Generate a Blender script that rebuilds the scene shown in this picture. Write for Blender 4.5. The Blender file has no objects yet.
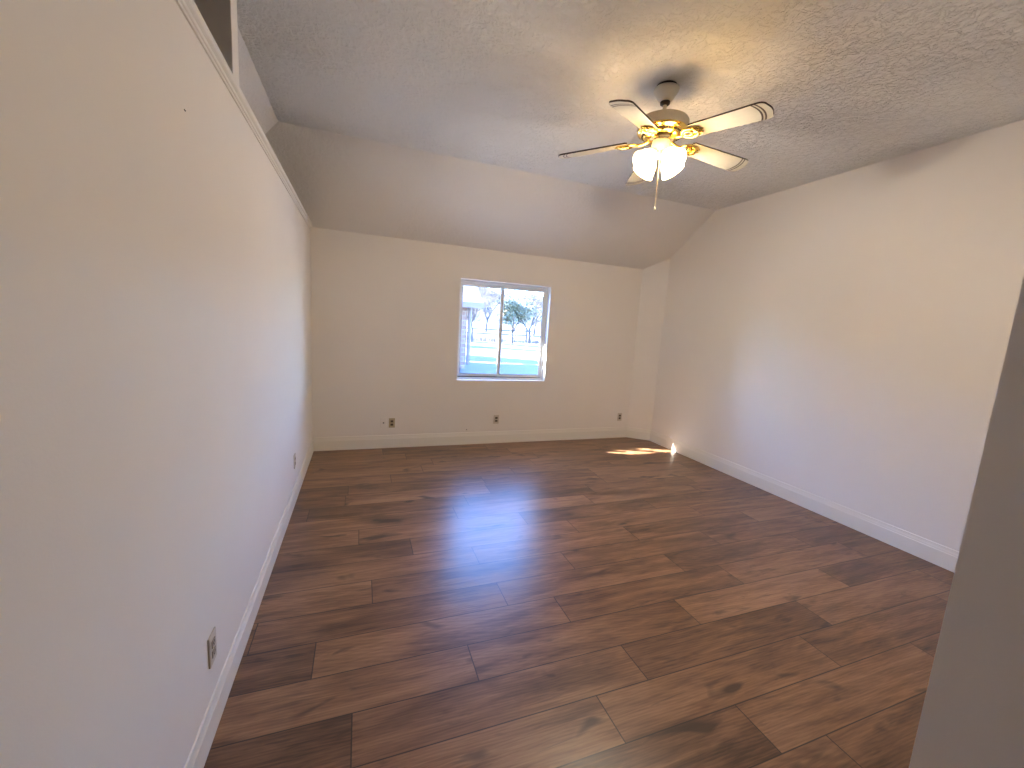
import bpy, bmesh, math, random
from mathutils import Vector, Matrix
random.seed(7)
S = bpy.context.scene
COL = S.collection
PI = math.pi

# ------------------------------------------------------------------ camera
F_PX, YAW, PITCH, ROLL = 408.8, 0.3593, -0.1436, 0.0617
CAM = Vector((0.503, 0.0, 1.554))
cy, sy = math.cos(YAW), math.sin(YAW)
fw = Vector((sy*math.cos(PITCH), cy*math.cos(PITCH), math.sin(PITCH)))
r0 = Vector((cy, -sy, 0)); u0 = r0.cross(fw)
rt = math.cos(ROLL)*r0 + math.sin(ROLL)*u0
up = -math.sin(ROLL)*r0 + math.cos(ROLL)*u0
cd = bpy.data.cameras.new('camera'); cam = bpy.data.objects.new('camera', cd); COL.objects.link(cam)
cd.sensor_fit = 'HORIZONTAL'; cd.sensor_width = 36.0; cd.lens = F_PX/1024*36.0
cd.clip_start = 0.02; cd.clip_end = 400
m = Matrix((rt, up, -fw)).transposed().to_4x4(); m.translation = CAM
cam.matrix_world = m
S.camera = cam

# ------------------------------------------------------------------ world, sun, exposure
SUN_EL = math.radians(32.0)
SUN_H = Vector((0.92, -0.39, 0)).normalized()          # horizontal travel of the sunlight
w = bpy.data.worlds.new('World'); S.world = w; w.use_nodes = True
wn = w.node_tree.nodes; wl = w.node_tree.links; wn.clear()
sky = wn.new('ShaderNodeTexSky'); sky.sky_type = 'NISHITA'; sky.sun_disc = False
sky.sun_elevation = SUN_EL; sky.sun_rotation = math.atan2(-SUN_H.x, -SUN_H.y)
sky.altitude = 1400; sky.air_density = 1.2; sky.dust_density = 0.6; sky.ozone_density = 2.0
bgn = wn.new('ShaderNodeBackground'); bgn.inputs['Strength'].default_value = 4.6
wo = wn.new('ShaderNodeOutputWorld')
tint = wn.new('ShaderNodeMix'); tint.data_type = 'RGBA'; tint.blend_type = 'MULTIPLY'; tint.inputs[0].default_value = 1.0
tint.inputs[7].default_value = (0.72, 0.92, 1.30, 1)          # deep winter blue
wl.new(sky.outputs[0], tint.inputs[6]); wl.new(tint.outputs[2], bgn.inputs['Color']); wl.new(bgn.outputs[0], wo.inputs[0])
sd = bpy.data.lights.new('sun', 'SUN'); sd.energy = 150.0; sd.angle = math.radians(0.6); sd.color = (1.0, 0.95, 0.86)
sun = bpy.data.objects.new('sun', sd); COL.objects.link(sun)
trav = Vector((SUN_H.x*math.cos(SUN_EL), SUN_H.y*math.cos(SUN_EL), -math.sin(SUN_EL)))
sun.rotation_euler = trav.to_track_quat('-Z', 'Y').to_euler()
sun.location = (-6, 10, 9)
S.view_settings.view_transform = 'Standard'; S.view_settings.look = 'None'
S.view_settings.gamma = 1.0; S.view_settings.use_curve_mapping = False
S.view_settings.exposure = 0.08
BULB = 1000.0          # glowing strength of the lamps of the ceiling fan
SHADE = 16.5

# ------------------------------------------------------------------ node helpers
class NT:
    def __init__(s, name):
        s.m = bpy.data.materials.new(name); s.m.use_nodes = True
        s.t = s.m.node_tree; s.n = s.t.nodes; s.b = s.n['Principled BSDF']; s.o = s.n['Material Output']
    def new(s, t, **kw):
        n = s.n.new(t)
        for k, v in kw.items(): setattr(n, k, v)
        return n
    def link(s, a, b): s.t.links.new(a, b)
    def set(s, node, i, v):
        if isinstance(v, bpy.types.NodeSocket): s.link(v, node.inputs[i])
        else: node.inputs[i].default_value = v
    def math(s, op, a, b=0.0, c=0.0, clamp=False):
        n = s.new('ShaderNodeMath', operation=op, use_clamp=clamp)
        s.set(n, 0, a); s.set(n, 1, b); s.set(n, 2, c); return n.outputs[0]
    def noise(s, vec, scale, detail=3, rough=0.55, dist=0.0):
        n = s.new('ShaderNodeTexNoise'); s.set(n, 'Vector', vec)
        s.set(n, 'Scale', scale); s.set(n, 'Detail', detail); s.set(n, 'Roughness', rough); s.set(n, 'Distortion', dist)
        return n
    def ramp(s, fac, stops):
        n = s.new('ShaderNodeValToRGB'); e = n.color_ramp.elements
        while len(e) < len(stops): e.new(0.5)
        for el, (p, c) in zip(e, stops):
            el.position = p; el.color = (c[0], c[1], c[2], 1) if hasattr(c, '__len__') else (c, c, c, 1)
        s.link(fac, n.inputs[0]); return n.outputs[0]
    def mix(s, fac, a, b, mode='MIX'):
        n = s.new('ShaderNodeMix', data_type='RGBA', blend_type=mode)
        s.set(n, 0, fac)
        for i, v in ((6, a), (7, b)):
            if isinstance(v, bpy.types.NodeSocket): s.link(v, n.inputs[i])
            else: n.inputs[i].default_value = (v[0], v[1], v[2], 1)
        return n.outputs[2]
    def mapping(s, vec, scale=(1,1,1), loc=(0,0,0), rot=(0,0,0)):
        n = s.new('ShaderNodeMapping'); s.link(vec, n.inputs[0])
        n.inputs['Location'].default_value = loc; n.inputs['Scale'].default_value = scale; n.inputs['Rotation'].default_value = rot
        return n.outputs[0]
    def obj(s): return s.new('ShaderNodeTexCoord').outputs['Object']
    def bump(s, h, strength, dist):
        n = s.new('ShaderNodeBump'); s.set(n, 'Strength', strength); s.set(n, 'Distance', dist); s.link(h, n.inputs['Height'])
        s.link(n.outputs[0], s.b.inputs['Normal'])
    def base(s, c):
        if isinstance(c, bpy.types.NodeSocket): s.link(c, s.b.inputs['Base Color'])
        else: s.b.inputs['Base Color'].default_value = (c[0], c[1], c[2], 1)

def paint(name, c, rough=0.6, bump_scale=160, bump_s=0.12, dist=0.002, mott=0.03):
    t = NT(name); v = t.obj()
    n = t.noise(v, 1.7, 3)
    t.base(t.mix(n.outputs[0], [x*(1-mott) for x in c], [min(1, x*(1+mott)) for x in c]))
    t.b.inputs['Roughness'].default_value = rough
    t.b.inputs['Specular IOR Level'].default_value = 0.35
    k = t.noise(v, bump_scale, 2)
    t.bump(k.outputs[0], bump_s, dist)
    return t.m

def simple(name, c, rough=0.4, metal=0.0, spec=0.5, var=0.04, scale=30):
    t = NT(name); n = t.noise(t.obj(), scale, 2)
    t.base(t.mix(n.outputs[0], [x*(1-var) for x in c], [min(1, x*(1+var)) for x in c]))
    t.b.inputs['Roughness'].default_value = rough; t.b.inputs['Metallic'].default_value = metal
    t.b.inputs['Specular IOR Level'].default_value = spec
    return t.m

M = {}
WALLC = (0.83, 0.775, 0.72)
M['wall'] = paint('wall_paint', WALLC, 0.55, 140, 0.15)
M['niche'] = paint('niche_shade_paint', (0.23, 0.175, 0.115), 0.7)  # the niche's lack of light is put into this dark wall colour
M['trim'] = paint('trim_paint', (0.82, 0.77, 0.70), 0.35, 60, 0.03, mott=0.015)
M['reveal'] = paint('window_reveal_skylit', (0.80, 0.79, 0.78), 0.5, 140, 0.1)  # whiter than the walls: skylight on the reveal put into its colour

def ceiling_mat(name, c, strength):
    t = NT(name); v = t.obj()
    a = t.noise(v, 17, 5, 0.66, 1.2)
    b = t.new('ShaderNodeTexVoronoi', feature='SMOOTH_F1'); t.set(b, 'Scale', 34.0); t.set(b, 'Smoothness', 0.4)
    wv = t.noise(v, 9, 3)
    vv = t.mix(0.12, v, wv.outputs['Color']); t.link(vv, b.inputs['Vector'])
    k = t.ramp(a.outputs[0], [(0.47, 0.0), (0.54, 1.0)])
    h = t.math('ADD', t.math('MULTIPLY', k, 0.7), t.math('MULTIPLY', b.outputs['Distance'], 0.9))
    pn = t.noise(v, 1.1, 2); h = t.math('MULTIPLY', h, t.ramp(pn.outputs[0], [(0.40, 0.35), (0.62, 1.0)]))
    f = t.noise(v, 190, 2); h = t.math('ADD', h, t.math('MULTIPLY', f.outputs[0], 0.25))
    n = t.noise(v, 1.3, 3)
    t.base(t.mix(n.outputs[0], [x*0.95 for x in c], [x*1.04 for x in c]))
    t.b.inputs['Roughness'].default_value = 0.8
    t.b.inputs['Specular IOR Level'].default_value = 0.2
    t.bump(h, strength, 0.011)
    return t.m
M['ceiling'] = ceiling_mat('knockdown_ceiling', (0.85, 0.825, 0.775), 0.95)
M['ceiling_slope'] = ceiling_mat('knockdown_ceiling_slope', (0.84, 0.80, 0.755), 0.32)

# floor: planks with their own UVs (metres) and a per-plank colour attribute (tone, seed, seed)
def floor_mat():
    t = NT('oak_plank_floor')
    uv = t.new('ShaderNodeUVMap', uv_map='plank').outputs[0]
    at = t.new('ShaderNodeAttribute', attribute_name='tone')
    sp = t.new('ShaderNodeSeparateColor'); t.link(at.outputs['Color'], sp.inputs[0])
    sx = t.new('ShaderNodeSeparateXYZ'); t.link(uv, sx.inputs[0])
    cb = t.new('ShaderNodeCombineXYZ')
    t.link(t.math('MULTIPLY_ADD', sp.outputs[1], 37.0, sx.outputs[0]), cb.inputs[0])
    t.link(t.math('MULTIPLY_ADD', sp.outputs[2], 23.0, sx.outputs[1]), cb.inputs[1])
    t.link(t.math('MULTIPLY', sp.outputs[1], 9.0), cb.inputs[2])
    P = cb.outputs[0]
    broad = t.noise(t.mapping(P, (1.3, 7.0, 1)), 1.0, 4, 0.6, 0.6)
    mid = t.noise(t.mapping(P, (2.4, 26.0, 1)), 1.0, 4, 0.65, 0.8)
    fine = t.noise(t.mapping(P, (9.0, 190.0, 1)), 1.0, 3, 0.6)
    wv = t.new('ShaderNodeTexWave', wave_type='RINGS', rings_direction='SPHERICAL')
    t.link(t.mapping(P, (1.1, 7.5, 1)), wv.inputs[0]); t.set(wv, 'Scale', 3.2); t.set(wv, 'Distortion', 5.0); t.set(wv, 'Detail', 2.0); t.set(wv, 'Detail Scale', 1.3)
    knot = t.noise(t.mapping(P, (3.2, 9.0, 1), loc=(4, 7, 0)), 1.0, 2, 0.5, 0.5)
    kf = t.ramp(knot.outputs[0], [(0.64, 0.0), (0.73, 1.0)])
    crack = t.noise(t.mapping(P, (2.0, 15.0, 1), loc=(14, 3, 0)), 1.0, 3, 0.7, 1.6)
    cf = t.ramp(crack.outputs[0], [(0.60, 0.0), (0.72, 1.0)])
    g = t.math('ADD', t.math('MULTIPLY_ADD', broad.outputs[0], 0.85, -0.175), t.math('MULTIPLY_ADD', mid.outputs[0], 0.66, -0.15))
    g = t.math('ADD', g, t.math('MULTIPLY_ADD', fine.outputs[0], 0.30, -0.08))
    g = t.math('ADD', g, t.math('MULTIPLY', wv.outputs[1], 0.07))
    g = t.math('ADD', g, t.math('MULTIPLY_ADD', sp.outputs[0], 0.30, -0.15))
    c = t.ramp(g, [(0.28, (0.060, 0.026, 0.012)), (0.46, (0.145, 0.068, 0.032)), (0.60, (0.225, 0.112, 0.055)), (0.82, (0.34, 0.185, 0.098))])
    c = t.mix(t.math('MULTIPLY', kf, 0.85), c, (0.035, 0.017, 0.010))
    c = t.mix(t.math('MULTIPLY', cf, 0.6), c, (0.045, 0.022, 0.013))
    # seams: distance to the plank's border
    ln = t.new('ShaderNodeAttribute', attribute_name='plank_len').outputs['Fac']
    ex = t.math('MINIMUM', sx.outputs[0], t.math('SUBTRACT', ln, sx.outputs[0]))
    ey = t.math('MINIMUM', sx.outputs[1], t.math('SUBTRACT', 0.2125, sx.outputs[1]))
    e = t.math('MINIMUM', ex, ey)
    seam = t.ramp(t.math('MULTIPLY', e, 100.0), [(0.12, 1.0), (0.34, 0.0)])
    c = t.mix(t.math('MULTIPLY', seam, 0.92), c, (0.010, 0.006, 0.005))
    t.base(c)
    rg = t.math('ADD', t.math('MULTIPLY', mid.outputs[0], 0.08), 0.29)
    t.link(rg, t.b.inputs['Roughness'])
    t.b.inputs['Specular IOR Level'].default_value = 0.62
    h = t.math('MULTIPLY', fine.outputs[0], 0.25)
    t.bump(h, 0.07, 0.0012)
    return t.m
M['floor'] = floor_mat()
M['subfloor'] = simple('subfloor', (0.1, 0.08, 0.06), 0.9)
M['white_enamel'] = simple('fan_white_enamel', (0.66, 0.60, 0.49), 0.35)
M['brass'] = simple('polished_brass', (0.90, 0.62, 0.16), 0.16, 1.0, var=0.03)
M['dark'] = simple('dark_slot', (0.02, 0.016, 0.012), 0.5)
M['chain'] = simple('chain_metal', (0.80, 0.66, 0.42), 0.3, 0.8)
M['alu'] = simple('window_aluminium', (0.78, 0.79, 0.81), 0.4, 0.0)
M['gasket'] = simple('window_gasket', (0.10, 0.10, 0.11), 0.6)
M['plate_tan'] = simple('outlet_plate_tan', (0.46, 0.37, 0.23), 0.4)
M['plate_almond'] = simple('outlet_plate_almond', (0.60, 0.52, 0.42), 0.4)
M['plate_face'] = simple('outlet_face_brown', (0.10, 0.065, 0.035), 0.4)
M['plate_face_almond'] = simple('outlet_face_almond', (0.34, 0.27, 0.20), 0.4)
M['snow'] = paint('frosted_lawn', (0.075, 0.07, 0.062), 0.8, 5, 0.3, 0.05, 0.10)
M['hill'] = simple('scrub_hillside', (0.013, 0.014, 0.017), 0.9, var=0.45, scale=0.5)
M['bounce_slab'] = simple('bounce_concrete', (0.34, 0.335, 0.32), 0.9, var=0.1, scale=4)
M['grass'] = simple('dry_grass', (0.06, 0.042, 0.035), 0.8)
M['bark'] = simple('bare_bark', (0.032, 0.029, 0.031), 0.8, var=0.25, scale=6)
M['bark_pale'] = simple('bare_bark_pale', (0.046, 0.043, 0.045), 0.8, var=0.2, scale=6)
M['leaf'] = simple('yellow_green_leaf', (0.115, 0.112, 0.060), 0.6, var=0.35, scale=3)
M['needle'] = simple('evergreen_needle', (0.05, 0.08, 0.04), 0.7, var=0.3, scale=3)
M['fence'] = simple('weathered_fence', (0.07, 0.062, 0.066), 0.8, var=0.15, scale=2)
M['gutter'] = simple('house_trim_shade', (0.07, 0.06, 0.07), 0.6)  # violet stands for the shade on the house trim and downspout

def glass_mat():
    t = NT('window_glass'); t.n.remove(t.b)
    tr = t.new('ShaderNodeBsdfTransparent'); tr.inputs[0].default_value = (0.96, 0.98, 1.0, 1)
    gl = t.new('ShaderNodeBsdfGlossy'); gl.inputs['Roughness'].default_value = 0.02
    mx = t.new('ShaderNodeMixShader')
    ge = t.new('ShaderNodeNewGeometry'); dt = t.new('ShaderNodeVectorMath', operation='DOT_PRODUCT')
    t.link(ge.outputs['Normal'], dt.inputs[0]); t.link(ge.outputs['Incoming'], dt.inputs[1])
    c = t.math('SUBTRACT', 1.0, t.math('ABSOLUTE', dt.outputs['Value']), clamp=True)
    nz = t.noise(t.obj(), 2.0, 2)
    fr = t.math('MULTIPLY_ADD', t.math('POWER', c, 5.0), 0.90, 0.035)
    t.link(t.math('MULTIPLY', fr, t.math('MULTIPLY_ADD', nz.outputs[0], 0.1, 0.9)), mx.inputs[0])
    t.link(tr.outputs[0], mx.inputs[1]); t.link(gl.outputs[0], mx.inputs[2]); t.link(mx.outputs[0], t.o.inputs[0])
    return t.m
M['glass'] = glass_mat()

def emit_mat(name, col, strength, col2=None):
    t = NT(name); n = t.noise(t.obj(), 8, 1)
    t.base([0.85, 0.8, 0.7]); t.b.inputs['Roughness'].default_value = 0.3
    t.link(t.mix(n.outputs[0], col, col2 or col), t.b.inputs['Emission Color'])
    t.b.inputs['Emission Strength'].default_value = strength
    return t.m
M['bulb'] = emit_mat('lit_bulb', (1.0, 0.92, 0.78), BULB, (1.0, 0.93, 0.80))
def shade_mat():
    t = NT('frosted_lamp_glass'); t.n.remove(t.b)
    tl = t.new('ShaderNodeBsdfTranslucent'); tl.inputs[0].default_value = (0.70, 0.62, 0.48, 1)
    df = t.new('ShaderNodeBsdfDiffuse'); df.inputs[0].default_value = (0.9, 0.8, 0.6, 1)
    em = t.new('ShaderNodeEmission'); n = t.noise(t.obj(), 12, 1)
    t.link(t.mix(n.outputs[0], (1.0, 0.74, 0.40), (1.0, 0.76, 0.43)), em.inputs[0]); em.inputs[1].default_value = SHADE
    mx = t.new('ShaderNodeMixShader'); mx.inputs[0].default_value = 0.4
    t.link(tl.outputs[0], mx.inputs[1]); t.link(df.outputs[0], mx.inputs[2])
    ad = t.new('ShaderNodeAddShader'); t.link(mx.outputs[0], ad.inputs[0]); t.link(em.outputs[0], ad.inputs[1])
    t.link(ad.outputs[0], t.o.inputs[0])
    return t.m
M['shade'] = shade_mat()

def blade_mat():
    t = NT('cream_blade_brown_edge'); v = t.obj()
    sx = t.new('ShaderNodeSeparateXYZ'); t.link(v, sx.inputs[0])
    x, y = sx.outputs[0], sx.outputs[1]
    xx = t.math('ADD', x, t.math('MULTIPLY', t.math('MULTIPLY', y, y), 4.5))
    def band(c, h): return t.math('LESS_THAN', t.math('ABSOLUTE', t.math('SUBTRACT', xx, c)), h)
    st = t.math('MAXIMUM', band(0.618, 0.0048), band(0.600, 0.0048))
    n = t.noise(t.mapping(v, (3, 60, 3)), 1.0, 2)
    c = t.mix(n.outputs[0], (0.50, 0.455, 0.36), (0.56, 0.51, 0.41))
    c = t.mix(st, c, (0.05, 0.025, 0.014))
    t.base(c); t.b.inputs['Roughness'].default_value = 0.35
    return t.m
M['blade'] = blade_mat()
M['blade_edge'] = simple('walnut_blade_edge', (0.045, 0.022, 0.013), 0.4)

def brick_mat(name, c1, c2, mort, sc, bw, rh):
    t = NT(name)
    b = t.new('ShaderNodeTexBrick'); v = t.obj()
    sx = t.new('ShaderNodeSeparateXYZ'); t.link(v, sx.inputs[0])
    cb = t.new('ShaderNodeCombineXYZ'); t.link(t.math('ADD', sx.outputs[0], sx.outputs[1]), cb.inputs[0]); t.link(sx.outputs[2], cb.inputs[1])
    t.link(cb.outputs[0], b.inputs[0])
    for k, c in (('Color1', c1), ('Color2', c2), ('Mortar', mort)): b.inputs[k].default_value = (*c, 1)
    b.inputs['Scale'].default_value = sc; b.inputs['Brick Width'].default_value = bw; b.inputs['Row Height'].default_value = rh
    b.inputs['Mortar Size'].default_value = 0.015
    t.link(b.outputs[0], t.b.inputs['Base Color']); t.b.inputs['Roughness'].default_value = 0.8
    return t.m
M['brick'] = brick_mat('pale_brick', (0.14, 0.095, 0.085), (0.12, 0.08, 0.075), (0.20, 0.195, 0.19), 1.0, 0.42, 0.16)
M['shingle'] = brick_mat('snowy_shingles', (0.075, 0.072, 0.074), (0.055, 0.052, 0.056), (0.014, 0.012, 0.018), 1.0, 0.7, 0.13)

# ------------------------------------------------------------------ mesh helpers
def obj(name, bm, mat, parent=None, smooth=None, recalc=True):
    if recalc: bmesh.ops.recalc_face_normals(bm, faces=bm.faces)
    me = bpy.data.meshes.new(name); bm.to_mesh(me); bm.free()
    for mm in (mat if isinstance(mat, (list, tuple)) else [mat]): me.materials.append(mm)
    if smooth is not None:
        for p in me.polygons: p.use_smooth = True
        try: me.set_sharp_from_angle(angle=math.radians(smooth))
        except Exception: pass
    o = bpy.data.objects.new(name, me); COL.objects.link(o)
    if parent: o.parent = parent
    return o
def empty(name, loc=(0, 0, 0), rz=0.0):
    o = bpy.data.objects.new(name, None); COL.objects.link(o); o.location = loc; o.rotation_euler = (0, 0, rz)
    o.empty_display_size = 0.1
    return o
def tag(o, label, cat, group=None):
    o['label'] = label; o['category'] = cat
    if group: o['group'] = group
    return o
def struct(o): o['kind'] = 'structure'; return o
def box(bm, lo, hi, bevel=0.0):
    r = bmesh.ops.create_cube(bm, size=1.0)
    vs = r['verts']
    for v in vs:
        v.co = Vector([lo[i] + (v.co[i] + 0.5)*(hi[i]-lo[i]) for i in range(3)])
    if bevel:
        es = list({e for v in vs for e in v.link_edges})
        bmesh.ops.bevel(bm, geom=es, offset=bevel, segments=2, affect='EDGES', profile=0.5)
def prism(bm, pts, axis, a, b):
    """polygon pts in the plane normal to axis, extruded from a to b"""
    def mk(p, t):
        q = list(p); q.insert(axis, t); return Vector(q)
    A = [bm.verts.new(mk(p, a)) for p in pts]; B = [bm.verts.new(mk(p, b)) for p in pts]
    n = len(pts)
    bm.faces.new(A); bm.faces.new(list(reversed(B)))
    for i in range(n): bm.faces.new((A[i], B[i], B[(i+1) % n], A[(i+1) % n]))
def sweep(bm, path, prof):
    """profile (offset to the left of the path, z) along a plan polyline with mitred corners"""
    P = [Vector((x, y)) for x, y in path]; rings = []
    for i, p in enumerate(P):
        ds = []
        if i > 0: ds.append((P[i]-P[i-1]).normalized())
        if i < len(P)-1: ds.append((P[i+1]-P[i]).normalized())
        ns = [Vector((-d.y, d.x)) for d in ds]
        n = sum(ns, Vector((0, 0))); n.normalize(); k = 1.0/max(0.3, n.dot(ns[0]))
        rings.append([bm.verts.new((p.x + n.x*o*k, p.y + n.y*o*k, z)) for o, z in prof])
    m_ = len(prof)
    for a, b in zip(rings, rings[1:]):
        for j in range(m_): bm.faces.new((a[j], a[(j+1) % m_], b[(j+1) % m_], b[j]))
    bm.faces.new(rings[0]); bm.faces.new(list(reversed(rings[-1])))
def lathe(bm, prof, n=32, mat=None, close=True):
    """profile (r, z) turned round z; mat transforms it"""
    rings = []
    for r, z in prof:
        if r < 1e-6: rings.append([bm.verts.new((0, 0, z))])
        else: rings.append([bm.verts.new((r*math.cos(2*PI*i/n), r*math.sin(2*PI*i/n), z)) for i in range(n)])
    vs = [v for r in rings for v in r]
    for a, b in zip(rings, rings[1:]):
        for i in range(n):
            j = (i+1) % n
            q = [a[i % len(a)], a[j % len(a)], b[j % len(b)], b[i % len(b)]]
            q2 = []
            for v in q:
                if v not in q2: q2.append(v)
            if len(q2) > 2: bm.faces.new(q2)
    if mat: bmesh.ops.transform(bm, matrix=mat, verts=vs)
    return vs
def tube(bm, pts, rad, n=8):
    pts = [Vector(p) for p in pts]; rings = []
    rad = rad if hasattr(rad, '__len__') else [rad]*len(pts)
    ref = Vector((0, 0, 1))
    for i, p in enumerate(pts):
        d = (pts[min(i+1, len(pts)-1)] - pts[max(i-1, 0)]).normalized()
        a = d.cross(ref if abs(d.dot(ref)) < 0.95 else Vector((1, 0, 0))).normalized(); b = d.cross(a)
        rings.append([bm.verts.new(p + rad[i]*(math.cos(2*PI*k/n)*a + math.sin(2*PI*k/n)*b)) for k in range(n)])
    for a, b in zip(rings, rings[1:]):
        for k in range(n): bm.faces.new((a[k], a[(k+1) % n], b[(k+1) % n], b[k]))
    bm.faces.new(rings[0]); bm.faces.new(list(reversed(rings[-1])))
def torus(bm, R, r, ax=1.0, ay=1.0, mat=None, n=28, m_=8):
    g = [[bm.verts.new(((R+r*math.cos(2*PI*j/m_))*math.cos(2*PI*i/n)*ax, (R+r*math.cos(2*PI*j/m_))*math.sin(2*PI*i/n)*ay, r*math.sin(2*PI*j/m_))) for j in range(m_)] for i in range(n)]
    for i in range(n):
        for j in range(m_):
            bm.faces.new((g[i][j], g[(i+1) % n][j], g[(i+1) % n][(j+1) % m_], g[i][(j+1) % m_]))
    vs = [v for r_ in g for v in r_]
    if mat: bmesh.ops.transform(bm, matrix=mat, verts=vs)

# ------------------------------------------------------------------ the room
D, RX, CZ, WH = 4.961, 4.497, 3.061, 2.44
YC = 4.036                       # where the flat ceiling turns into the slope
XE, YR = 4.232, 4.737            # ends of the short angled corner wall
HX, HY = 1.90, 0.495             # corner of the hall wall at the right
BACK = -3.0
WX0, WX1, WZ0, WZ1 = 1.629, 2.828, 0.832, 2.070
T = 0.14                         # far wall thickness
SL = (CZ-WH)/(D-YC)

# floor, plank by plank
PW, PL, Y0 = 0.2125, 1.2555, 1.085
joints = {-2: 2.27, -1: 2.022, 0: 1.465, 1: 1.738, 2: 1.002, 3: 0.315, 4: 1.288, 5: 0.575, 6: 1.242, 7: 0.843, 8: 1.757,
          9: 1.244, 10: 1.388, 12: 1.665, 13: 2.045}
tones = {(-1, 2.022): 0.80, (-1, 0.766): 0.24, (-2, 2.27): 0.42, (0, 0.21): 0.74, (0, 1.465): 0.60, (0, 2.72): 0.50, (1, 0.482): 0.52,
         (1, 1.738): 0.22, (1, -0.77): 0.22, (1, 2.99): 0.62, (2, -0.25): 0.66, (2, 1.002): 0.45, (2, 2.257): 0.78, (2, 3.51): 0.4,
         (3, 0.315): 0.66, (3, -0.94): 0.12, (3, 1.566): 0.30, (3, 2.82): 0.62, (4, 0.03): 0.45, (4, 1.288): 0.55, (5, -0.68): 0.72, (5, 0.575): 0.40,
         (5, 1.832): 0.5, (6, 1.242): 0.5, (7, 0.843): 0.70, (7, 2.1): 0.45}
bm = bmesh.new(); uvl = bm.loops.layers.uv.new('plank')
cl = bm.loops.layers.float_color.new('tone')
fl = bm.faces.layers.float.new('plank_len')
rnd = random.Random(3)
X0, X1 = -0.05, RX+0.03
for k in range(math.floor((BACK-Y0)/PW), math.ceil((D-Y0)/PW)):
    ya, yb = Y0+k*PW, Y0+(k+1)*PW
    j = joints.get(k, rnd.uniform(0, PL)); x = j - PL*math.ceil((j-X0)/PL)
    while x < X1:
        tone = 0.5 + rnd.uniform(-0.38, 0.38); s1, s2 = rnd.random(), rnd.random()
        for (kk, xx), tv in tones.items():
            if kk == k and abs(xx-x) < 0.06: tone = tv
        xa, xb = max(x, X0), min(x+PL, X1); yy0, yy1 = max(ya, BACK), min(yb, D+0.02)
        if xb > xa and yy1 > yy0:
            f = bm.faces.new([bm.verts.new((a, b, 0)) for a, b in ((xa, yy0), (xb, yy0), (xb, yy1), (xa, yy1))])
            f[fl] = PL
            for lp in f.loops:
                lp[uvl].uv = (lp.vert.co.x-x, lp.vert.co.y-ya); lp[cl] = (tone, s1, s2, 1)
        x += PL
nf = list(bm.faces)
o = obj('floor', bm, M['floor'], recalc=False); struct(o)
bm = bmesh.new(); box(bm, (-0.3, BACK-0.15, -0.25), (RX+0.2, D+0.2, -0.002)); struct(obj('floor_slab', bm, M['subfloor']))

# left wall up to the ledge
bm = bmesh.new(); box(bm, (-0.14, BACK, 0), (0, D, 2.446)); wl_ = struct(obj('wall_left', bm, M['wall']))
bm = bmesh.new(); box(bm, (-0.001, 1.605, 2.132), (0.0015, 1.615, 2.135))
obj('scuff_mark', bm, M['dark'], wl_)
# ledge moulding and shelf board
bm = bmesh.new()
# the path runs towards -y so that "left of the path" is +x
prof = [(-0.002, 2.408), (0.007, 2.408), (0.007, 2.418), (0.012, 2.421), (0.012, 2.431), (0.009, 2.433), (0.009, 2.438), (0.018, 2.444), (0.021, 2.448), (0.021, 2.466), (-0.002, 2.466)]
def sweep_y(bm, prof, x, sgn, y0, y1):
    prism(bm, [(x+sgn*o_, z) for o_, z in prof], 1, y0, y1)
sweep_y(bm, prof, 0, 1, BACK, D)
box(bm, (-0.142, BACK, 2.446), (-0.002, D, 2.466))
struct(obj('trim_1', bm, M['trim']))
# upper left: recessed wall above the ledge, its trim post, and the dark niche nearer the camera
UX = -0.135                       # the ceiling hips down to the left beyond this line
bm = bmesh.new()
ex = (D+T)-YC
V = [Vector(p) for p in ((UX, 2.20, CZ), (UX, YC, CZ), (UX-ex, YC+ex, CZ-SL*ex), (UX-ex, 2.20, CZ-SL*ex))]
lo_ = [bm.verts.new(v) for v in V]; hi_ = [bm.verts.new((v.x, v.y, CZ+0.2)) for v in V]
bm.faces.new(lo_); bm.faces.new(list(reversed(hi_)))
for i in range(4): bm.faces.new((lo_[i], hi_[i], hi_[(i+1) % 4], lo_[(i+1) % 4]))
struct(obj('ceiling_slope_left', bm, M['ceiling_slope']))
bm = bmesh.new(); box(bm, (-1.6, 2.30, 2.30), (-0.142, D+T, 2.44)); struct(obj('ledge_left', bm, M['wall']))
bm = bmesh.new(); box(bm, (-0.130, 2.128, 2.466), (0.008, 2.222, CZ), 0.002); struct(obj('trim_2', bm, M['trim']))
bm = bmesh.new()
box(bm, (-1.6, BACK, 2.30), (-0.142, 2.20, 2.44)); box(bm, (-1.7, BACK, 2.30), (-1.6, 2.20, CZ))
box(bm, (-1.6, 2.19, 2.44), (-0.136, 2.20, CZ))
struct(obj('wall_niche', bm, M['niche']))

# far wall with its window opening
bm = bmesh.new()
xs = [-0.14, WX0, WX1, RX+0.14]; zs = [0, WZ0, WZ1, WH+0.25]
for a in range(3):
    for b in range(3):
        if a == 1 and b == 1: continue
        box(bm, (xs[a], D, zs[b]), (xs[a+1], D+T, zs[b+1]))
bmesh.ops.remove_doubles(bm, verts=bm.verts, dist=1e-5)
seen = {}
for f in list(bm.faces):
    key = tuple(round(c, 4) for c in f.calc_center_median()); seen.setdefault(key, []).append(f)
bmesh.ops.delete(bm, geom=[f for v in seen.values() if len(v) > 1 for f in v], context='FACES_ONLY')
bm.normal_update()
for f in bm.faces:
    c = f.calc_center_median()
    if D+0.01 < c.y < D+T-0.01 and WX0-0.01 < c.x < WX1+0.01 and WZ0-0.01 < c.z < WZ1+0.01: f.material_index = 1
wf = struct(obj('wall_far', bm, [M['wall'], M['reveal']]))
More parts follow.
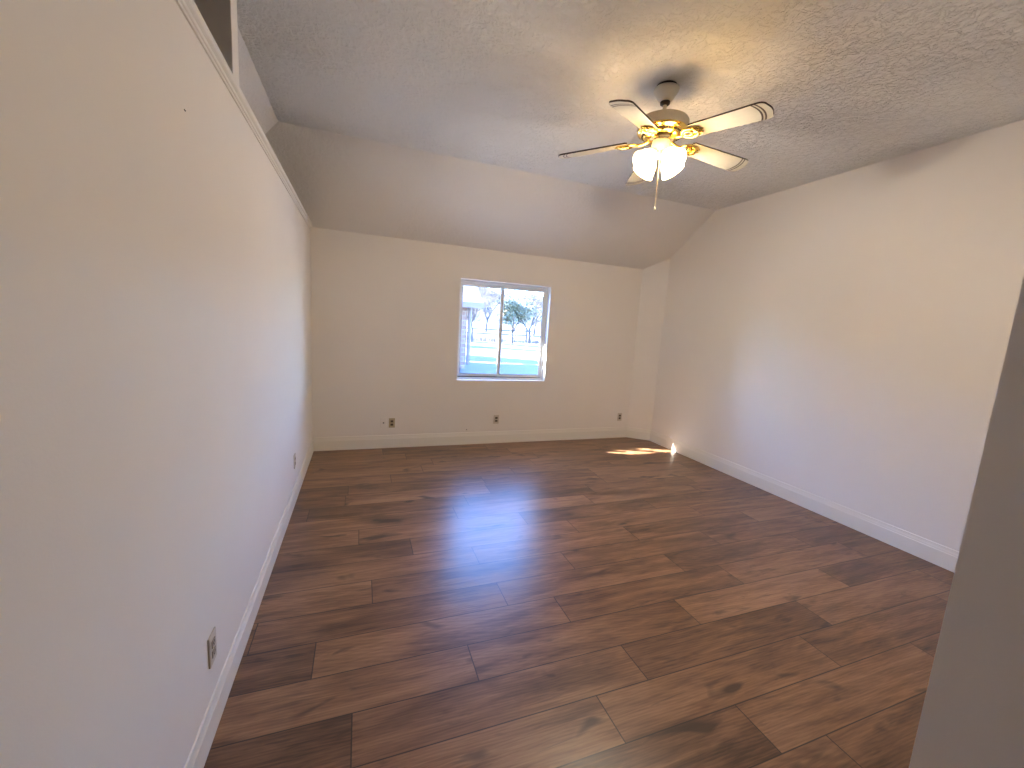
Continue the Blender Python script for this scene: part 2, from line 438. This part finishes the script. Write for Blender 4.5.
bm = bmesh.new(); box(bm, (1.778, D-0.002, 0.186), (1.790, D+0.001, 0.196)); obj('cable_hole', bm, M['dark'], wf)
# angled corner wall
bm = bmesh.new(); prism(bm, [(XE, D), (RX, YR), (RX, D)], 2, 0, CZ); struct(obj('wall_corner', bm, M['wall']))
# right wall
bm = bmesh.new(); prism(bm, [(HY-0.2, 0), (D+T, 0), (D+T, WH+0.2), (D, WH+0.2), (YC, CZ+0.1), (HY-0.2, CZ+0.1)], 0, RX, RX+0.14)
struct(obj('wall_right', bm, M['wall']))
# near wall and the hall the camera stands in
bm = bmesh.new(); box(bm, (HX, HY-0.14, 0), (RX, HY, CZ)); box(bm, (HX, BACK, 0), (HX+0.14, HY-0.14, CZ))
bmesh.ops.remove_doubles(bm, verts=bm.verts, dist=1e-5)
struct(obj('wall_near', bm, M['wall']))
bm = bmesh.new(); box(bm, (-1.7, BACK-0.14, 0), (HX+0.14, BACK, CZ)); struct(obj('wall_back', bm, M['wall']))
# ceiling: flat part and slope
bm = bmesh.new()
box(bm, (-1.7, BACK-0.14, CZ), (RX+0.14, YC, CZ+0.2))
o = obj('ceiling', bm, M['ceiling']); struct(o)
bm = bmesh.new()
ex = (D+T)-YC
A_ = [bm.verts.new(p) for p in ((UX, YC, CZ), (UX-ex, D+T, CZ-SL*ex), (UX-ex, D+T, CZ+0.2), (UX, YC, CZ+0.2))]
B_ = [bm.verts.new(p) for p in ((RX+0.14, YC, CZ), (RX+0.14, D+T, CZ-SL*ex), (RX+0.14, D+T, CZ+0.2), (RX+0.14, YC, CZ+0.2))]
bm.faces.new(A_); bm.faces.new(list(reversed(B_)))
for i in range(4): bm.faces.new((A_[i], B_[i], B_[(i+1) % 4], A_[(i+1) % 4]))
struct(obj('ceiling_slope', bm, M['ceiling_slope']))
# unseen eave, added with its edge set to cut the sunbeam's top
bm = bmesh.new(); prism(bm, [(D+T, 2.45), (5.74, 2.45), (5.74, 2.60), (D+T, CZ+0.2)], 0, -2.0, 7.0)
struct(obj('sunbeam_eave', bm, M['trim']))

# baseboards
bp = [(0, 0), (0.014, 0), (0.014, 0.112), (0.011, 0.118), (0.011, 0.124), (0.008, 0.136), (0.006, 0.154), (0, 0.156)]
def baseboard(name, path, prof):
    bm = bmesh.new(); sweep(bm, path, prof); return struct(obj(name, bm, M['trim']))
baseboard('baseboard_left', [(0, D), (0, BACK)], [(0, 0), (0.013, 0), (0.013, 0.098), (0.010, 0.104), (0.007, 0.118), (0.006, 0.134), (0, 0.136)])
baseboard('baseboard_far', [(XE, D), (0.013, D)], bp)
baseboard('baseboard_corner', [(RX, YR), (XE, D)], bp)
baseboard('baseboard_right', [(RX, HY), (RX, YR)], bp)

# ------------------------------------------------------------------ window
win = struct(empty('window_1', ((WX0+WX1)/2, D+0.09, WZ0)))
def W(name, boxes, mat, parent=win, bevel=0.002):
    bm = bmesh.new()
    for lo, hi in boxes: box(bm, lo, hi, bevel)
    o_ = obj(name, bm, mat, parent)
    px = Vector(win.location)
    for v in o_.data.vertices: v.co -= px
    return o_
fy0, fy1 = D+0.085, D+T
fw_ = 0.026
W('window_frame', [((WX0, fy0, WZ1-fw_-0.012), (WX1, fy1, WZ1)), ((WX0, fy0, WZ0), (WX1, fy1, WZ0+fw_)),
                   ((WX0, fy0, WZ0+fw_), (WX0+fw_, fy1, WZ1-fw_-0.012)), ((WX1-fw_, fy0, WZ0+fw_), (WX1, fy1, WZ1-fw_-0.012))], M['alu'])
W('track', [((WX0+fw_, fy0+0.010, WZ0+fw_), (WX1-fw_, fy0+0.014, WZ0+fw_+0.012)), ((WX0+fw_, fy0+0.030, WZ0+fw_), (WX1-fw_, fy0+0.034, WZ0+fw_+0.012))], M['gasket'], bevel=0)
XM = 2.205
def sash(x0, x1, ya, yb):
    z0, z1 = WZ0+fw_+0.004, WZ1-fw_-0.012
    s = 0.030
    sh = W('sash', [((x0, ya, z0), (x1, yb, z0+s+0.008)), ((x0, ya, z1-s), (x1, yb, z1)), ((x0, ya, z0+s+0.008), (x0+s, yb, z1-s)), ((x1-s, ya, z0+s+0.008), (x1, yb, z1-s))], M['alu'])
    ym = (ya+yb)/2
    g = W('glass_pane', [((x0+s-0.004, ym-0.002, z0+s+0.004), (x1-s+0.004, ym+0.002, z1-s+0.004))], M['glass'], sh, bevel=0)
    e = 0.004
    W('gasket', [((x0+s, ya-0.001, z0+s+0.008), (x1-s, ya+0.004, z0+s+0.008+e)), ((x0+s, ya-0.001, z1-s-e), (x1-s, ya+0.004, z1-s)),
                 ((x0+s, ya-0.001, z0+s+0.008+e), (x0+s+e, ya+0.004, z1-s-e)), ((x1-s-e, ya-0.001, z0+s+0.008+e), (x1-s, ya+0.004, z1-s-e))], M['gasket'], sh, bevel=0)
    return sh
sash(WX0+fw_, XM+0.026, fy0+0.034, fy0+0.052)
sash(XM-0.026, WX1-fw_, fy0+0.014, fy0+0.032)

# ------------------------------------------------------------------ outlets
def duplex(name, loc, rz, plate, face, label, group):
    t = tag(empty(name, loc, rz), label, 'outlet', group)
    bm = bmesh.new(); box(bm, (-0.0355, -0.007, -0.058), (0.0355, 0, 0.058), 0.0025)
    obj('cover_plate', bm, plate, t)
    for s in (-1, 1):
        bm = bmesh.new(); box(bm, (-0.0165, -0.0095, s*0.0195-0.0135), (0.0165, -0.006, s*0.0195+0.0135), 0.0012)
        r = obj('receptacle', bm, face, t)
        bm = bmesh.new()
        for sx in (-1, 1): box(bm, (sx*0.0063-0.0012, -0.0102, s*0.0195-0.001), (sx*0.0063+0.0012, -0.0092, s*0.0195+0.008))
        lathe(bm, [(0.0, 0.0), (0.0024, 0.0), (0.0024, 0.001), (0.0, 0.001)], 10, Matrix.Translation((0, -0.0102, s*0.0195-0.007)) @ Matrix.Rotation(-PI/2, 4, 'X'))
        obj('slots', bm, M['dark'], r)
    bm = bmesh.new(); lathe(bm, [(0, 0), (0.003, 0), (0.003, 0.001), (0, 0.0014)], 10, Matrix.Translation((0, -0.007, 0)) @ Matrix.Rotation(PI/2, 4, 'X'))
    obj('screw', bm, M['chain'], t)
    return t
G = 'duplex outlets low on the walls'
duplex('wall_outlet', (0.0, 1.610, 0.322), PI/2, M['plate_almond'], M['plate_face_almond'], 'almond duplex outlet on the left wall nearest the camera', G)
duplex('wall_outlet', (0.0, 3.625, 0.340), PI/2, M['plate_almond'], M['plate_face_almond'], 'almond duplex outlet on the left wall, close to the far corner', G)
duplex('wall_outlet', (0.862, D, 0.305), 0, M['plate_tan'], M['plate_face'], 'tan duplex outlet on the far wall beside a pale jack plate', G)
duplex('wall_outlet', (2.176, D, 0.319), 0, M['plate_almond'], M['plate_face'], 'duplex outlet on the far wall directly below the window', G)
duplex('wall_outlet', (4.086, D, 0.312), 0, M['plate_almond'], M['plate_face'], 'duplex outlet at the right end of the far wall, by the angled corner', G)
t = tag(empty('jack_plate', (0.766, D, 0.312)), 'wall-coloured jack plate with one small dark jack, left of the tan outlet', 'wall plate')
bm = bmesh.new(); box(bm, (-0.0355, -0.006, -0.058), (0.0355, 0, 0.058), 0.0025); obj('cover_plate', bm, M['wall'], t)
bm = bmesh.new(); box(bm, (-0.008, -0.0085, -0.010), (0.008, -0.0055, 0.003), 0.001); obj('jack', bm, M['dark'], t)

# ------------------------------------------------------------------ ceiling fan
FX, FY = 2.255, 2.285
fan = tag(empty('ceiling_fan', (FX, FY, CZ)), 'white and brass five-blade ceiling fan with lit frosted glass lamps', 'ceiling fan')
def Z(z): return z-CZ
bm = bmesh.new(); lathe(bm, [(0, Z(3.043)), (0.073, Z(3.043)), (0.076, Z(3.037)), (0.072, Z(3.025)), (0.047, Z(2.986)), (0.038, Z(2.975)), (0.030, Z(2.972)), (0, Z(2.972))], 36)
cp = obj('canopy', bm, M['white_enamel'], fan, 40)
bm = bmesh.new(); lathe(bm, [(0, 0), (0.060, 0), (0.060, Z(3.044)), (0, Z(3.044))], 28); obj('ceiling_bracket', bm, M['dark'], cp, 40)
bm = bmesh.new(); lathe(bm, [(0, Z(2.969)), (0.030, Z(2.969)), (0.028, Z(2.956)), (0.018, Z(2.950)), (0, Z(2.950))], 24); obj('hanger_ball', bm, M['dark'], cp, 40)
bm = bmesh.new(); lathe(bm, [(0, Z(2.955)), (0.0115, Z(2.955)), (0.0115, Z(2.875)), (0, Z(2.875))], 16); obj('downrod', bm, M['white_enamel'], fan, 40)
bm = bmesh.new(); lathe(bm, [(0, Z(2.882)), (0.030, Z(2.882)), (0.034, Z(2.872)), (0.120, Z(2.868)), (0.146, Z(2.860)), (0.153, Z(2.848)), (0.153, Z(2.812)), (0.146, Z(2.802)), (0.10, Z(2.800)), (0, Z(2.800))], 48)
mh = obj('motor_housing', bm, M['white_enamel'], fan, 40)
bm = bmesh.new(); lathe(bm, [(0.10, Z(2.803)), (0.148, Z(2.803)), (0.150, Z(2.797)), (0.146, Z(2.791)), (0.128, Z(2.788)), (0.118, Z(2.783)), (0.112, Z(2.771)), (0.106, Z(2.765)), (0.07, Z(2.763)), (0.05, Z(2.762)), (0, Z(2.762))], 48)
br = obj('brass_vent_ring', bm, M['brass'], fan, 50)
bm = bmesh.new()
for i in range(44):
    a = 2*PI*i/44
    rr = Matrix.Rotation(a, 4, 'Z') @ Matrix.Translation((0.1165, 0, Z(2.778))) @ Matrix.Rotation(math.radians(-22), 4, 'Y')
    q = bmesh.new(); box(q, (-0.003, -0.0026, -0.008), (0.003, 0.0026, 0.008)); bmesh.ops.transform(q, matrix=rr, verts=q.verts)
    me = bpy.data.meshes.new('t'); q.to_mesh(me); q.free(); bm.from_mesh(me); bpy.data.meshes.remove(me)
obj('vent_slots', bm, M['dark'], br)
bm = bmesh.new(); lathe(bm, [(0, Z(2.764)), (0.072, Z(2.764)), (0.074, Z(2.760)), (0.074, Z(2.752)), (0.060, Z(2.748)), (0, Z(2.748))], 36); obj('flywheel', bm, M['dark'], fan, 40)
bm = bmesh.new(); lathe(bm, [(0, Z(2.750)), (0.030, Z(2.750)), (0.050, Z(2.746)), (0.053, Z(2.740)), (0.053, Z(2.698)), (0.048, Z(2.688)), (0.034, Z(2.682)), (0.030, Z(2.656)), (0.020, Z(2.644)), (0, Z(2.642))], 36)
obj('switch_housing', bm, M['white_enamel'], fan, 40)
# blades
def blade_mesh():
    bm = bmesh.new(); L0, L1 = 0.205, 0.655
    pts = []
    n = 14
    def hw(x): return 0.056 + 0.013*(x-L0)/(L1-L0)
    pts += [(L0, -0.045), (L0+0.012, -hw(L0))]
    for i in range(1, 7): x = L0+0.012+(L1-0.045-L0-0.012)*i/6; pts.append((x, -hw(x)))
    h = hw(L1-0.045)
    for i in range(1, 8): a = -PI/2 + (PI/2)*i/8; pts.append((L1-0.045+0.036*math.cos(a), -h+0.030+0.030*math.sin(a)))
    for i in range(0, 9): y = -h+0.030 + (2*h-0.060)*i/8; pts.append((L1-0.009+0.009*(1-(y/(h-0.03))**2), y))
    for i in range(1, 8): a = (PI/2)*i/8; pts.append((L1-0.045+0.036*math.cos(a), h-0.030+0.030*math.sin(a)))
    for i in range(6, 0, -1): x = L0+0.012+(L1-0.045-L0-0.012)*i/6; pts.append((x, hw(x)))
    pts += [(L0+0.012, hw(L0)), (L0, 0.045)]
    t_ = 0.0045
    A = [bm.verts.new((x, y, -t_)) for x, y in pts]; B = [bm.verts.new((x, y, t_)) for x, y in pts]
    fa = bm.faces.new(list(reversed(A))); fb = bm.faces.new(B); k = len(pts)
    for i in range(k):
        f = bm.faces.new((A[i], A[(i+1) % k], B[(i+1) % k], B[i])); f.material_index = 1
    fb.material_index = 0
    me = bpy.data.meshes.new('blade'); bm.to_mesh(me); bm.free(); me.materials.append(M['blade']); me.materials.append(M['blade_edge']); return me
def iron_mesh():
    bm = bmesh.new()
    # arm from the flywheel out and down to the blade, an open oval leaf with an inner scroll, a finger plate
    tube(bm, [(0.056, 0, -0.001), (0.080, 0, -0.005), (0.110, 0, -0.014), (0.135, 0, -0.016), (0.160, 0, -0.014)], [0.010, 0.010, 0.009, 0.009, 0.009], 10)
    torus(bm, 0.040, 0.0075, 1.25, 1.0, Matrix.Translation((0.205, 0, -0.013)))
    torus(bm, 0.020, 0.0055, 1.2, 0.9, Matrix.Translation((0.192, 0, -0.013)), 20, 8)
    for s in (-1, 1):
        tube(bm, [(0.215, s*0.030, -0.012), (0.245, s*0.036, -0.010), (0.270, s*0.022, -0.009), (0.262, s*0.006, -0.009)], [0.007, 0.007, 0.006, 0.004], 8)
        lathe(bm, [(0, -0.004), (0.006, -0.003), (0.008, 0.0), (0.0, 0.0)], 10, Matrix.Translation((0.250, s*0.026, -0.012)))
    tube(bm, [(0.240, 0, -0.011), (0.285, 0, -0.009)], [0.012, 0.003], 8)
    box(bm, (0.205, -0.032, -0.010), (0.262, 0.032, -0.0047), 0.0015)
    me = bpy.data.meshes.new('blade_iron'); bmesh.ops.recalc_face_normals(bm, faces=bm.faces); bm.to_mesh(me); bm.free(); me.materials.append(M['brass'])
    for p in me.polygons: p.use_smooth = True
    return me
bme, ime = blade_mesh(), iron_mesh()
ZB = Z(2.760)
for k in range(5):
    a = math.radians(-3.8 + 72*k)
    o = bpy.data.objects.new('blade', bme); COL.objects.link(o); o.parent = fan
    o.matrix_local = Matrix.Translation((0, 0, ZB)) @ Matrix.Rotation(a, 4, 'Z') @ Matrix.Rotation(math.radians(5.5), 4, 'Y') @ Matrix.Rotation(math.radians(-12), 4, 'X')
    i = bpy.data.objects.new('blade_iron', ime); COL.objects.link(i); i.parent = o
# lamps
def shade_profile():
    out = [(0.020, 0.0), (0.024, 0.004), (0.030, 0.014), (0.043, 0.030), (0.053, 0.050), (0.058, 0.070), (0.062, 0.088), (0.070, 0.106), (0.073, 0.110)]
    inn = [(0.070, 0.110), (0.066, 0.104), (0.059, 0.088), (0.055, 0.070), (0.050, 0.051), (0.040, 0.032), (0.027, 0.016), (0.018, 0.006), (0.018, 0.0)]
    return out+inn+[out[0]]
for k in range(4):
    a = math.radians(-127.5+45+90*k)
    TL = math.radians(48)      # tilt of the lamp axis out from straight down
    base = Matrix.Translation((0, 0, Z(2.664))) @ Matrix.Rotation(a, 4, 'Z') @ Matrix.Translation((0.050, 0, 0)) @ Matrix.Rotation(PI-TL, 4, 'Y')
    bm = bmesh.new(); lathe(bm, [(0, -0.030), (0.011, -0.030), (0.012, -0.008), (0.024, -0.004), (0.026, 0.010), (0.022, 0.016), (0, 0.016)], 20)
    h = obj('lamp_holder', bm, M['white_enamel'], fan, 40); h.matrix_local = base
    bm = bmesh.new(); lathe(bm, shade_profile(), 36)
    bmesh.ops.remove_doubles(bm, verts=bm.verts, dist=1e-6)
    s = obj('lamp_shade', bm, M['shade'], fan, 60); s.matrix_local = base
    bm = bmesh.new(); lathe(bm, [(0, 0.016), (0.013, 0.018), (0.014, 0.030), (0.026, 0.052), (0.030, 0.068), (0.026, 0.084), (0.014, 0.095), (0, 0.098)], 20)
    b = obj('bulb', bm, M['bulb'], s, 60)
# pull chain
bm = bmesh.new()
p0, p1 = Vector((-0.018, -0.030, Z(2.670))), Vector((-0.020, -0.034, Z(2.330)))
tube(bm, [p0, p0.lerp(p1, 0.5), p1], 0.0016, 6)
for i in range(36): 
    c = p0.lerp(p1, i/35); bmesh.ops.create_icosphere(bm, subdivisions=1, radius=0.0028, matrix=Matrix.Translation(c))
pc = obj('pull_chain', bm, M['chain'], fan, 60)
bm = bmesh.new(); lathe(bm, [(0, 0.014), (0.003, 0.012), (0.006, 0.002), (0.005, -0.008), (0, -0.012)], 14, Matrix.Translation(p1))
obj('chain_pull', bm, M['white_enamel'], pc, 60)

# ------------------------------------------------------------------ outside
bm = bmesh.new()
N = 60
g = [[None]*(N+1) for _ in range(N+1)]
nr = random.Random(11)
def gz(x, y):
    b = -0.05 + 0.06*math.sin(x*0.31+y*0.17)+0.05*math.sin(x*0.11-y*0.23+1)
    b *= min(1, max(0, (y-5.2)/4))
    if y > 40: b += (y-40)*0.030
    return b-0.05
for i in range(N+1):
    for j in range(N+1):
        x = -60+140*i/N; y = D+T+105*(j/N)**1.4
        g[i][j] = bm.verts.new((x, y, gz(x, y)))
for i in range(N):
    for j in range(N): bm.faces.new((g[i][j], g[i+1][j], g[i+1][j+1], g[i][j+1]))
o = obj('ground', bm, M['snow'], None, 80); struct(o)

# unseen pale slab added below the window to bounce sunlight onto the ceiling
bm = bmesh.new(); box(bm, (0.3, D+T, -0.2), (8.5, 10.4, 0.02)); struct(obj('bounce_slab', bm, M['bounce_slab']))

# hill added beyond the trees to block the bright low sky
bm = bmesh.new(); gh = []
for i in range(61):
    row = []
    for j in range(13):
        x = -120+280*i/60; t_ = j/12; y = 95+90*t_
        row.append(bm.verts.new((x, y, 1.0+(14+3.0*math.sin(x*0.05)+1.6*math.sin(x*0.17+2)+0.8*math.sin(x*0.6))*math.sin(t_*PI/2))))
    gh.append(row)
for i in range(60):
    for j in range(12): bm.faces.new((gh[i][j], gh[i+1][j], gh[i+1][j+1], gh[i][j+1]))
struct(obj('sky_block_hill', bm, M['hill'], None, 80))

# house wing at the left with pale shingle roof
hs = tag(empty('house', (1.0, 16.0, 0)), 'pale brick house with pale shingled roof at the left edge of the window', 'house')
def H(name, fn, mat, parent=hs):
    bm = bmesh.new(); fn(bm); o_ = obj(name, bm, mat, parent)
    for v in o_.data.vertices: v.co -= hs.location
    if parent is not hs: pass
    return o_
H('wall', lambda b: box(b, (-5.0, 14.3, -0.1), (4.02, 18.0, 2.25)), M['brick'])
H('roof', lambda b: prism(b, [(13.7, 2.08), (13.7, 2.22), (16.0, 3.95), (18.6, 2.22), (18.6, 2.08)], 0, -5.4, 4.42), M['shingle'])
H('fascia', lambda b: box(b, (-5.4, 13.62, 2.04), (4.45, 13.70, 2.22)), M['gutter'])
H('downspout', lambda b: tube(b, [(4.10, 14.20, 2.1), (4.10, 14.20, 0.05)], 0.07, 8), M['gutter'])

def branchy(bm, p, d, L, r, depth, rng, up=0.18, spread=0.62):
    if depth == 0 or L < 0.08: 
        return
    q = p + d*L*0.5 + Vector((rng.uniform(-.05, .05), rng.uniform(-.05, .05), 0))*L
    e = p + d*L
    d2 = (d + Vector((rng.uniform(-.15, .15), rng.uniform(-.15, .15), rng.uniform(-.05, .12)))).normalized(); e = q + d2*L*0.5
    pts, rad = [p, q, e], [r, r*0.82, r*0.66]
    n = 6 if r > 0.05 else 3
    rings = []
    for i, c in enumerate(pts):
        t_ = (pts[min(i+1, 2)]-pts[max(i-1, 0)]).normalized()
        a = t_.cross(Vector((0.31, 0.93, 0.2))).normalized(); b_ = t_.cross(a)
        rings.append([bm.verts.new(c + rad[i]*(math.cos(2*PI*k/n)*a + math.sin(2*PI*k/n)*b_)) for k in range(n)])
    for a, b_ in zip(rings, rings[1:]):
        for k in range(n): bm.faces.new((a[k], a[(k+1) % n], b_[(k+1) % n], b_[k]))
    tips.append((e, depth))
    k = 3
    for i in range(k):
        ax = Vector((rng.gauss(0, 1), rng.gauss(0, 1), rng.gauss(0, .6))); ax = (ax - ax.dot(d2)*d2).normalized()
        nd = (d2*math.cos(spread*rng.uniform(.5, 1.2)) + ax*math.sin(spread*rng.uniform(.5, 1.2)) + Vector((0, 0, up))).normalized()
        st = e if i < 2 else p.lerp(e, rng.uniform(.45, .85))
        branchy(bm, st, nd, L*rng.uniform(.70, .90), r*(.62 if i else .7), depth-1, rng, up*.8, spread)
def tree(x, y, h, label, group, mat, seed, leaf=None, depth=8, nleaf=3, lsize=0.13):
    global tips
    tips = []; rng = random.Random(seed)
    t_ = tag(empty('leafy_tree' if leaf else 'bare_tree', (x, y, gz(x, y)-0.05)), label, 'tree', group)
    bm = bmesh.new()
    branchy(bm, Vector((0, 0, 0)), Vector((rng.uniform(-.08, .08), rng.uniform(-.08, .08), 1)).normalized(), h*0.17, h*0.018, depth, rng)
    obj('trunk', bm, mat, t_)
    if leaf:
        bm = bmesh.new()
        for e, dpt in tips:
            if dpt > 3: continue
            for _ in range(nleaf):
                c = e + Vector((rng.gauss(0, .22), rng.gauss(0, .22), rng.gauss(0, .2)))
                a = Vector((rng.gauss(0, 1), rng.gauss(0, 1), rng.gauss(0, 1))).normalized()*lsize*rng.uniform(.6, 1.2)
                b_ = a.orthogonal().normalized()*lsize*0.45
                v = [bm.verts.new(c-a), bm.verts.new(c+b_), bm.verts.new(c+a), bm.verts.new(c-b_)]; bm.faces.new(v)
        obj('foliage', bm, leaf, t_, recalc=False)
    return t_
GT = 'trees beyond the frosted lawn'
tree(8.6, 31.0, 6.0, 'bare tree near the house roof in the left pane', GT, M['bark_pale'], 22)
tree(12.7, 33.0, 5.6, 'yellow-green leafy tree just right of the centre bar', GT, M['bark'], 24, M['leaf'], 7, 4)
tree(14.6, 27.0, 2.6, 'small leafy shrub-like tree low in the right pane', GT, M['bark'], 27, M['leaf'], 6, 3, 0.10)
tree(11.4, 42.0, 9.0, 'bare tree behind the middle of the left pane', GT, M['bark'], 21)
tree(17.6, 41.0, 8.0, 'bare tree at the right edge of the right pane', GT, M['bark_pale'], 26)
tree(16.2, 53.0, 10.0, 'bare tree with dense twigs far behind the yellow-green tree', GT, M['bark'], 25)
tree(23.6, 54.0, 10.0, 'far bare tree at the right behind the others', GT, M['bark'], 29)
tree(12.5, 66.0, 11.0, 'farthest bare tree, behind the left pane', GT, M['bark_pale'], 23)
tree(23.0, 76.0, 12.0, 'farthest bare tree, behind the right pane', GT, M['bark'], 28)
# trees at the left of the lawn, whose shade falls across it
def conifer(x, y, h, label, seed):
    rng = random.Random(seed)
    t_ = tag(empty('conifer', (x, y, gz(x, y)-0.05)), label, 'tree', 'conifers shading the lawn')
    bm = bmesh.new(); tube(bm, [(0, 0, 0), (0, 0, h*0.5), (0, 0, h*0.97)], [h*0.02, h*0.013, 0.02], 8); obj('trunk', bm, M['bark'], t_)
    bm = bmesh.new()
    for _ in range(2600):
        z = h*(0.12+0.88*rng.random()**1.25); R_ = 0.24*h*(1-z/h)**0.85+0.08
        a = rng.uniform(0, 2*PI); q = R_*math.sqrt(rng.uniform(0.05, 1))
        c = Vector((q*math.cos(a), q*math.sin(a), z-0.18*q)); d = Vector((math.cos(a), math.sin(a), -0.35)).normalized()
        l = rng.uniform(.22, .42); b_ = d.cross(Vector((rng.gauss(0, .4), rng.gauss(0, .4), 1))).normalized()*l*0.45
        v = [bm.verts.new(c-d*l), bm.verts.new(c+b_), bm.verts.new(c+d*l), bm.verts.new(c-b_)]; bm.faces.new(v)
    obj('foliage', bm, M['needle'], t_, recalc=False)
conifer(-2.0, 22.5, 10.0, 'conifer standing close behind the house', 41)
conifer(-1.5, 30.0, 10.0, 'conifer behind the house, second in line toward the fence', 42)
conifer(3.2, 35.0, 10.5, 'conifer farthest back, nearest the rail fence', 43)
# unseen evergreen block added left of the window to cut the low sunbeam
hd = tag(empty('sun_block_hedge', (-1.45, 6.5, 0)), 'unseen evergreen block added outside, left of the window, to shade the low sunbeam', 'sun_block_hedge')
bm = bmesh.new(); box(bm, (-1.85, -0.45, -0.1), (1.85, 0.45, 2.73), 0.12); obj('branches', bm, M['needle'], hd)
bm = bmesh.new(); rg = random.Random(8)
for _ in range(3500):
    f = rg.randrange(4)
    c = Vector((rg.uniform(-1.9, 1.9), rg.uniform(-.5, .5), rg.uniform(0, 2.77)))
    if f == 0: c.z = 2.73+rg.uniform(-.03, .04)
    elif f == 1: c.y = -0.47
    elif f == 2: c.y = 0.47
    else: c.x = rg.choice((-1.87, 1.87))
    a = Vector((rg.gauss(0, 1), rg.gauss(0, 1), rg.gauss(0, 1))).normalized()*0.05; b_ = a.orthogonal().normalized()*0.025
    v = [bm.verts.new(c-a), bm.verts.new(c+b_), bm.verts.new(c+a), bm.verts.new(c-b_)]; bm.faces.new(v)
obj('foliage', bm, M['needle'], hd, recalc=False)
# rail fence across the far lawn
fe = tag(empty('rail_fence', (13, 40.5, 0)), 'low weathered rail fence across the far side of the frosted lawn', 'fence')
for x in range(2, 27, 3):
    bm = bmesh.new(); box(bm, (x-13-0.07, -0.07, -0.2), (x-13+0.07, 0.07, 1.15)); obj('post', bm, M['fence'], fe)
for z in (0.5, 0.95):
    bm = bmesh.new(); box(bm, (-11.2, -0.11, z-0.06), (13.2, -0.07, z+0.06)); obj('rail', bm, M['fence'], fe)
# dry grass stalks in front of the fence
bm = bmesh.new(); rg = random.Random(5)
for _ in range(500):
    x, y = rg.uniform(6, 20), rg.uniform(34, 39); z = gz(x, y)
    tube(bm, [(x, y, z-0.05), (x+rg.uniform(-.1, .1), y, z+rg.uniform(.3, .8))], [0.02, 0.006], 3)
o = obj('dry_grass', bm, M['grass']); tag(o, 'dry grass stalks standing before the far fence', 'grass'); o['kind'] = 'stuff'
